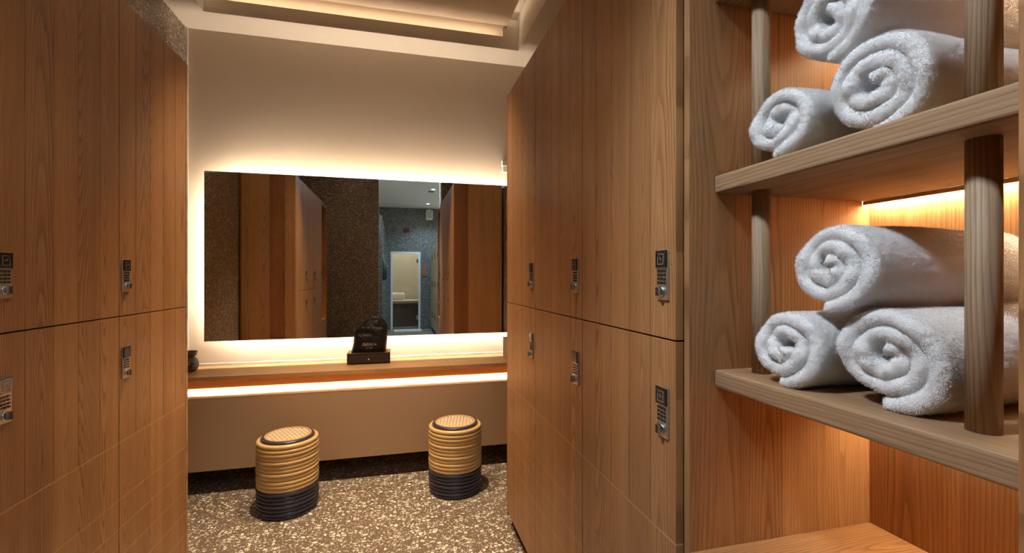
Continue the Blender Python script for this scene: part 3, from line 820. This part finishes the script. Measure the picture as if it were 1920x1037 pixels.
def strokes(name, mat, segs, x, z, wd, ht, lw, slant=0.0, tilt=0.0):
    """flat lettering drawn with straight strokes, laid on the bag"""
    m = MB()
    for a, b in segs:
        n = max(2, int(math.dist((a[0]*wd, a[1]*ht), (b[0]*wd, b[1]*ht)) / .003))
        pts = []
        for i in range(n + 1):
            t = i / n; u_ = a[0] + (b[0] - a[0]) * t; w_ = a[1] + (b[1] - a[1]) * t
            X_ = x + u_ * wd; Z_ = z + w_ * ht + tilt * u_ * wd
            pts.append((X_, Z_))
        dx, dz = pts[-1][0] - pts[0][0], pts[-1][1] - pts[0][1]; l = math.hypot(dx, dz) or 1
        nx, nz = -dz / l * lw / 2, dx / l * lw / 2
        for (xa, za), (xb, zb_) in zip(pts[:-1], pts[1:]):
            q = [(xa + nx, za + nz), (xb + nx, zb_ + nz), (xb - nx, zb_ - nz), (xa - nx, za - nz)]
            f_ = [m.bm.verts.new((px, on_bag(px, pz, .0012), pz)) for px, pz in q]
            b_ = [m.bm.verts.new((px, on_bag(px, pz, .0002), pz)) for px, pz in q]
            m.bm.faces.new(f_); m.bm.faces.new(b_)
            for i in range(4): m.bm.faces.new((f_[i], f_[(i+1) % 4], b_[(i+1) % 4], b_[i]))
    return m.build(name, mat, bag)
A = lambda o: [((o, 0), (o + .085, 1)), ((o + .085, 1), (o + .17, 0)), ((o + .035, .33), (o + .135, .33))]
V = lambda o: [((o, 1), (o + .08, 0)), ((o + .08, 0), (o + .16, 1))]
LET = A(0) + V(.155) + A(.30) + [((.51, 0), (.51, 1)), ((.51, 1), (.645, 0)), ((.645, 0), (.645, 1))] + [((.725, 0), (.725, 1))] + [((.83, .5), (.98, .5)), ((.905, .2), (.905, .8))]
pA = at_y(640 + 366 / 9.43, 585 + 612 / 9.43, 3.50); pB = at_y(640 + 628 / 9.43, 585 + 612 / 9.43, 3.50)
strokes('lettering', M['print'], LET, pA.x, pA.z, pB.x - pA.x, .024, .0021)
tick = []
for i in range(11):
    if i == 4: continue
    tick += [((i / 11, 0), (i / 11, 1)), ((i / 11, 1 if i % 2 else 0), (i / 11 + .055, 1 if i % 2 else 0))]
pC = at_y(640 + 430 / 9.43, 585 + 644 / 9.43, 3.50); pD = at_y(640 + 555 / 9.43, 585 + 644 / 9.43, 3.50)
strokes('small_lettering', M['print'], tick, pC.x, pC.z - .001, pD.x - pC.x, .004, .0011)
# soft upper line of lettering: wide spaced capitals, set on the gathered cloth
rnd = random.Random(4)
up = []
words_ = [3, 2, 2, 4]
ox = 0
GL = {'A': [((0,0),(.5,1)),((.5,1),(1,0))], 'r': [((0,0),(0,.7)),((0,.6),(.6,.8))], 'e': [((0,.4),(.9,.4)),((.9,.4),(.5,.8)),((.5,.8),(0,.4)),((0,.4),(.5,0)),((.5,0),(.9,.1))], 'i': [((.3,0),(.3,.8))], 'a': [((.8,0),(.8,.8)),((.8,.7),(.1,.5)),((.1,.5),(.3,0)),((.3,0),(.8,.2))], '-': [((.1,.4),(.7,.4))], 'v': [((0,.8),(.4,0)),((.4,0),(.8,.8))], ' ': []}
txt = 'Are ai re-vere'
for i, ch in enumerate(txt):
    for a, b in GL[ch]: up.append((((i + a[0] * .7) / len(txt), a[1]), ((i + b[0] * .7) / len(txt), b[1])))
pE = at_y(640 + 358 / 9.43, 585 + 285 / 9.43, 3.51); pF = at_y(640 + 718 / 9.43, 585 + 300 / 9.43, 3.51)
strokes('upper_lettering', M['printdim'], up, pE.x, pE.z, pF.x - pE.x, .011, .0016, tilt=(pF.z - pE.z) / (pF.x - pE.x))
m = MB(); m.sm = True
cordp = []
for i in range(30):
    t = i / 29
    p = at_y(640 + (425 + 330 * t) / 9.43, 585 + (155 - 62 * math.sin(PI * min(1, t * 1.15)) + 60 * max(0, t - .75) * 4) / 9.43, BY - .012)
    cordp.append((p.x, BY - .016 + .004 * math.sin(i * 1.9), p.z - .002))
m.tube(cordp, .0032, 7)
m.build('drawstring', M['black'], bag)

# ------------------------------------------------------------------ stools
def make_stool(cx, cy, label):
    r = thing('rattan_stool', (cx, cy, 0), label, 'stool', 'round stools in front of the vanity')
    N = 19; rr = .0110; pitch = .0216
    R = .156
    for nm, rng, mat in (('lower_wrap', range(0, 7), 'navy'), ('upper_wrap', range(7, N), 'yellow')):
        m = MB(); m.sm = True
        for i in rng:
            rad = R - (.006 if i == 0 else .002 if i == 1 else 0) + .0012 * math.sin(i * 2.4)
            if i == N - 1: rad = R - .003
            m.torus(rad, .0128 if i == N - 1 else rr + .0006, (cx, cy, rr + .0006 + i * pitch + (.002 if i == N - 1 else 0)), 88, 12, wob=.0009 * math.sin(i * 1.7) if 0 < i < N - 1 else 0, ph=i * 1.3)
        m.build(nm, M[mat], r)
    m = MB(); m.sm = True
    m.lathe([(R - .006, .012), (R - .006, .40)], (cx, cy, 0), 48)
    m.build('inner_drum', M['canerim'], r)
    m = MB(); m.sm = True
    m.torus(.134, .0105, (cx, cy, .4165), 72, 12)
    m.build('seat_rim', M['navy'], r)
    m = MB(); m.sm = True
    for k in range(3):
        # two twisted strands and an inner cord: braided cane binding
        if k < 2:
            n = 150; pts = []
            for i in range(n + 1):
                a = 2 * PI * i / n; ph = a * 34 + k * PI
                q = .121 + .0036 * math.cos(ph)
                pts.append((cx + q * math.cos(a), cy + q * math.sin(a), .4265 + .0030 * math.sin(ph)))
            m.tube(pts, .0034, 6)
        else: m.torus(.1125, .0026, (cx, cy, .4262), 64, 8)
    m.build('cane_binding', M['canerim'], r)
    m = MB()
    Rc = .1125; step = .0205; wd = .0122; ang = math.radians(28)
    for fam in range(2):
        ca, sa = math.cos(ang + fam * PI / 2 * 1.0), math.sin(ang + fam * PI / 2)
        k = -Rc + step / 2
        while k < Rc:
            hl = math.sqrt(max(0, Rc * Rc - k * k))
            n = max(2, int(2 * hl / .0075)); prev = None
            t_ = bmesh.new(); rows = []
            for i in range(n + 1):
                q = -hl + 2 * hl * i / n
                z = .4262 + .0009 * math.cos(PI * (q / step) + PI * round(k / step) + fam * PI)
                row = [t_.verts.new((cx + q * ca - (k + s2 * wd / 2) * sa, cy + q * sa + (k + s2 * wd / 2) * ca, z + dz)) for s2, dz in ((-1, -.0004), (-1, .0004), (1, .0004), (1, -.0004))]
                rows.append(row)
            for a_, b_ in zip(rows[:-1], rows[1:]):
                for q in range(4): t_.faces.new((a_[q], a_[(q+1) % 4], b_[(q+1) % 4], b_[q]))
            m.merge(t_, False)
            k += step
    m.build('cane_seat', M['cane'], r)
    m = MB(); m.lathe([(0, .4185), (.1255, .4185), (.1255, .412), (0, .412)], (cx, cy, 0), 48); m.build('seat_board', M['plinth'], r)
    return r
st1 = make_stool(-.612, 2.925, 'round yellow and navy coil stool nearest the oil burner lockers')
st2 = copy_tree(st1); st2.location = (.366, 2.925, 0); st2.rotation_euler.z = .9
tag(st2, 'round yellow and navy coil stool nearest the towel shelf lockers', 'stool', 'round stools in front of the vanity')

# ------------------------------------------------------------------ lamps
def downlight(x, y, z, power, col, spot, blend, label, sz=.03, aim=None):
    t = thing('ceiling_downlight', (x, y, z), label, 'ceiling lamp', 'recessed downlights')
    k = max(1, sz / .032)
    MB().lathe([(.045 * k, -.0003), (.045 * k, -.006), (.034 * k, -.006), (.032 * k, -.0003)], (x, y, z), 28).build('ring', M['white'], t)
    MB().lathe([(0, -.001), (.031 * k, -.001)], (x, y, z), 28).build('lamp', M['lamp'], t)
    l = bpy.data.lights.new('downlight_beam', 'SPOT'); l.energy = power; l.color = col
    l.spot_size = math.radians(spot); l.spot_blend = blend; l.shadow_soft_size = sz
    o = bpy.data.objects.new('downlight_beam', l); COL.objects.link(o); o.parent = t; o.location = (0, 0, -.03)
    if aim: o.rotation_euler = (Vector(aim) - Vector((x, y, z))).to_track_quat('-Z', 'Y').to_euler()
    return t
WL_ = (1.0, .74, .47)
downlight(-.42, 2.50, 3.262, 250, WL_, 62, 1.0, 'recessed lamp over the aisle near the stools, oil burner side')
downlight(.10, 2.50, 3.262, 250, WL_, 62, 1.0, 'recessed lamp over the aisle near the stools, tissue box side')
downlight(-.17, 1.25, 3.262, 62, WL_, 70, 1.0, 'recessed lamp over the middle of the aisle')
downlight(-.72, .52, CZ, 280, (.80, .90, 1.0), 44, 1.0, 'added unseen fill lamp over the empty shelving, tilted towards the towels', sz=.16, aim=(.72, .54, 1.45))  # fill lamp added out of view to brighten the towel faces

w = bpy.data.worlds.new('world'); scene.world = w; w.use_nodes = True
w.node_tree.nodes['Background'].inputs[0].default_value = (.5, .42, .35, 1); w.node_tree.nodes['Background'].inputs[1].default_value = .02

cam = bpy.data.cameras.new('camera'); cam.sensor_width = 36; cam.lens = 36 * FPX / 1920; cam.clip_start = .02
co = bpy.data.objects.new('camera', cam); COL.objects.link(co)
co.location = (0, 0, H); co.rotation_euler = (PI / 2, 0, -TH)
scene.camera = co
for o in list(bpy.data.objects):
    if '_o' in o: del o['_o']
scene.view_settings.view_transform = 'Standard'; scene.view_settings.look = 'None'
scene.view_settings.gamma = 1; scene.view_settings.use_curve_mapping = False
scene.view_settings.exposure = 0.2
cy = scene.cycles
cy.max_bounces = 10; cy.diffuse_bounces = 6; cy.glossy_bounces = 5; cy.transparent_max_bounces = 8
cy.sample_clamp_indirect = 6; cy.caustics_reflective = False; cy.caustics_refractive = False
cy.use_denoising = True
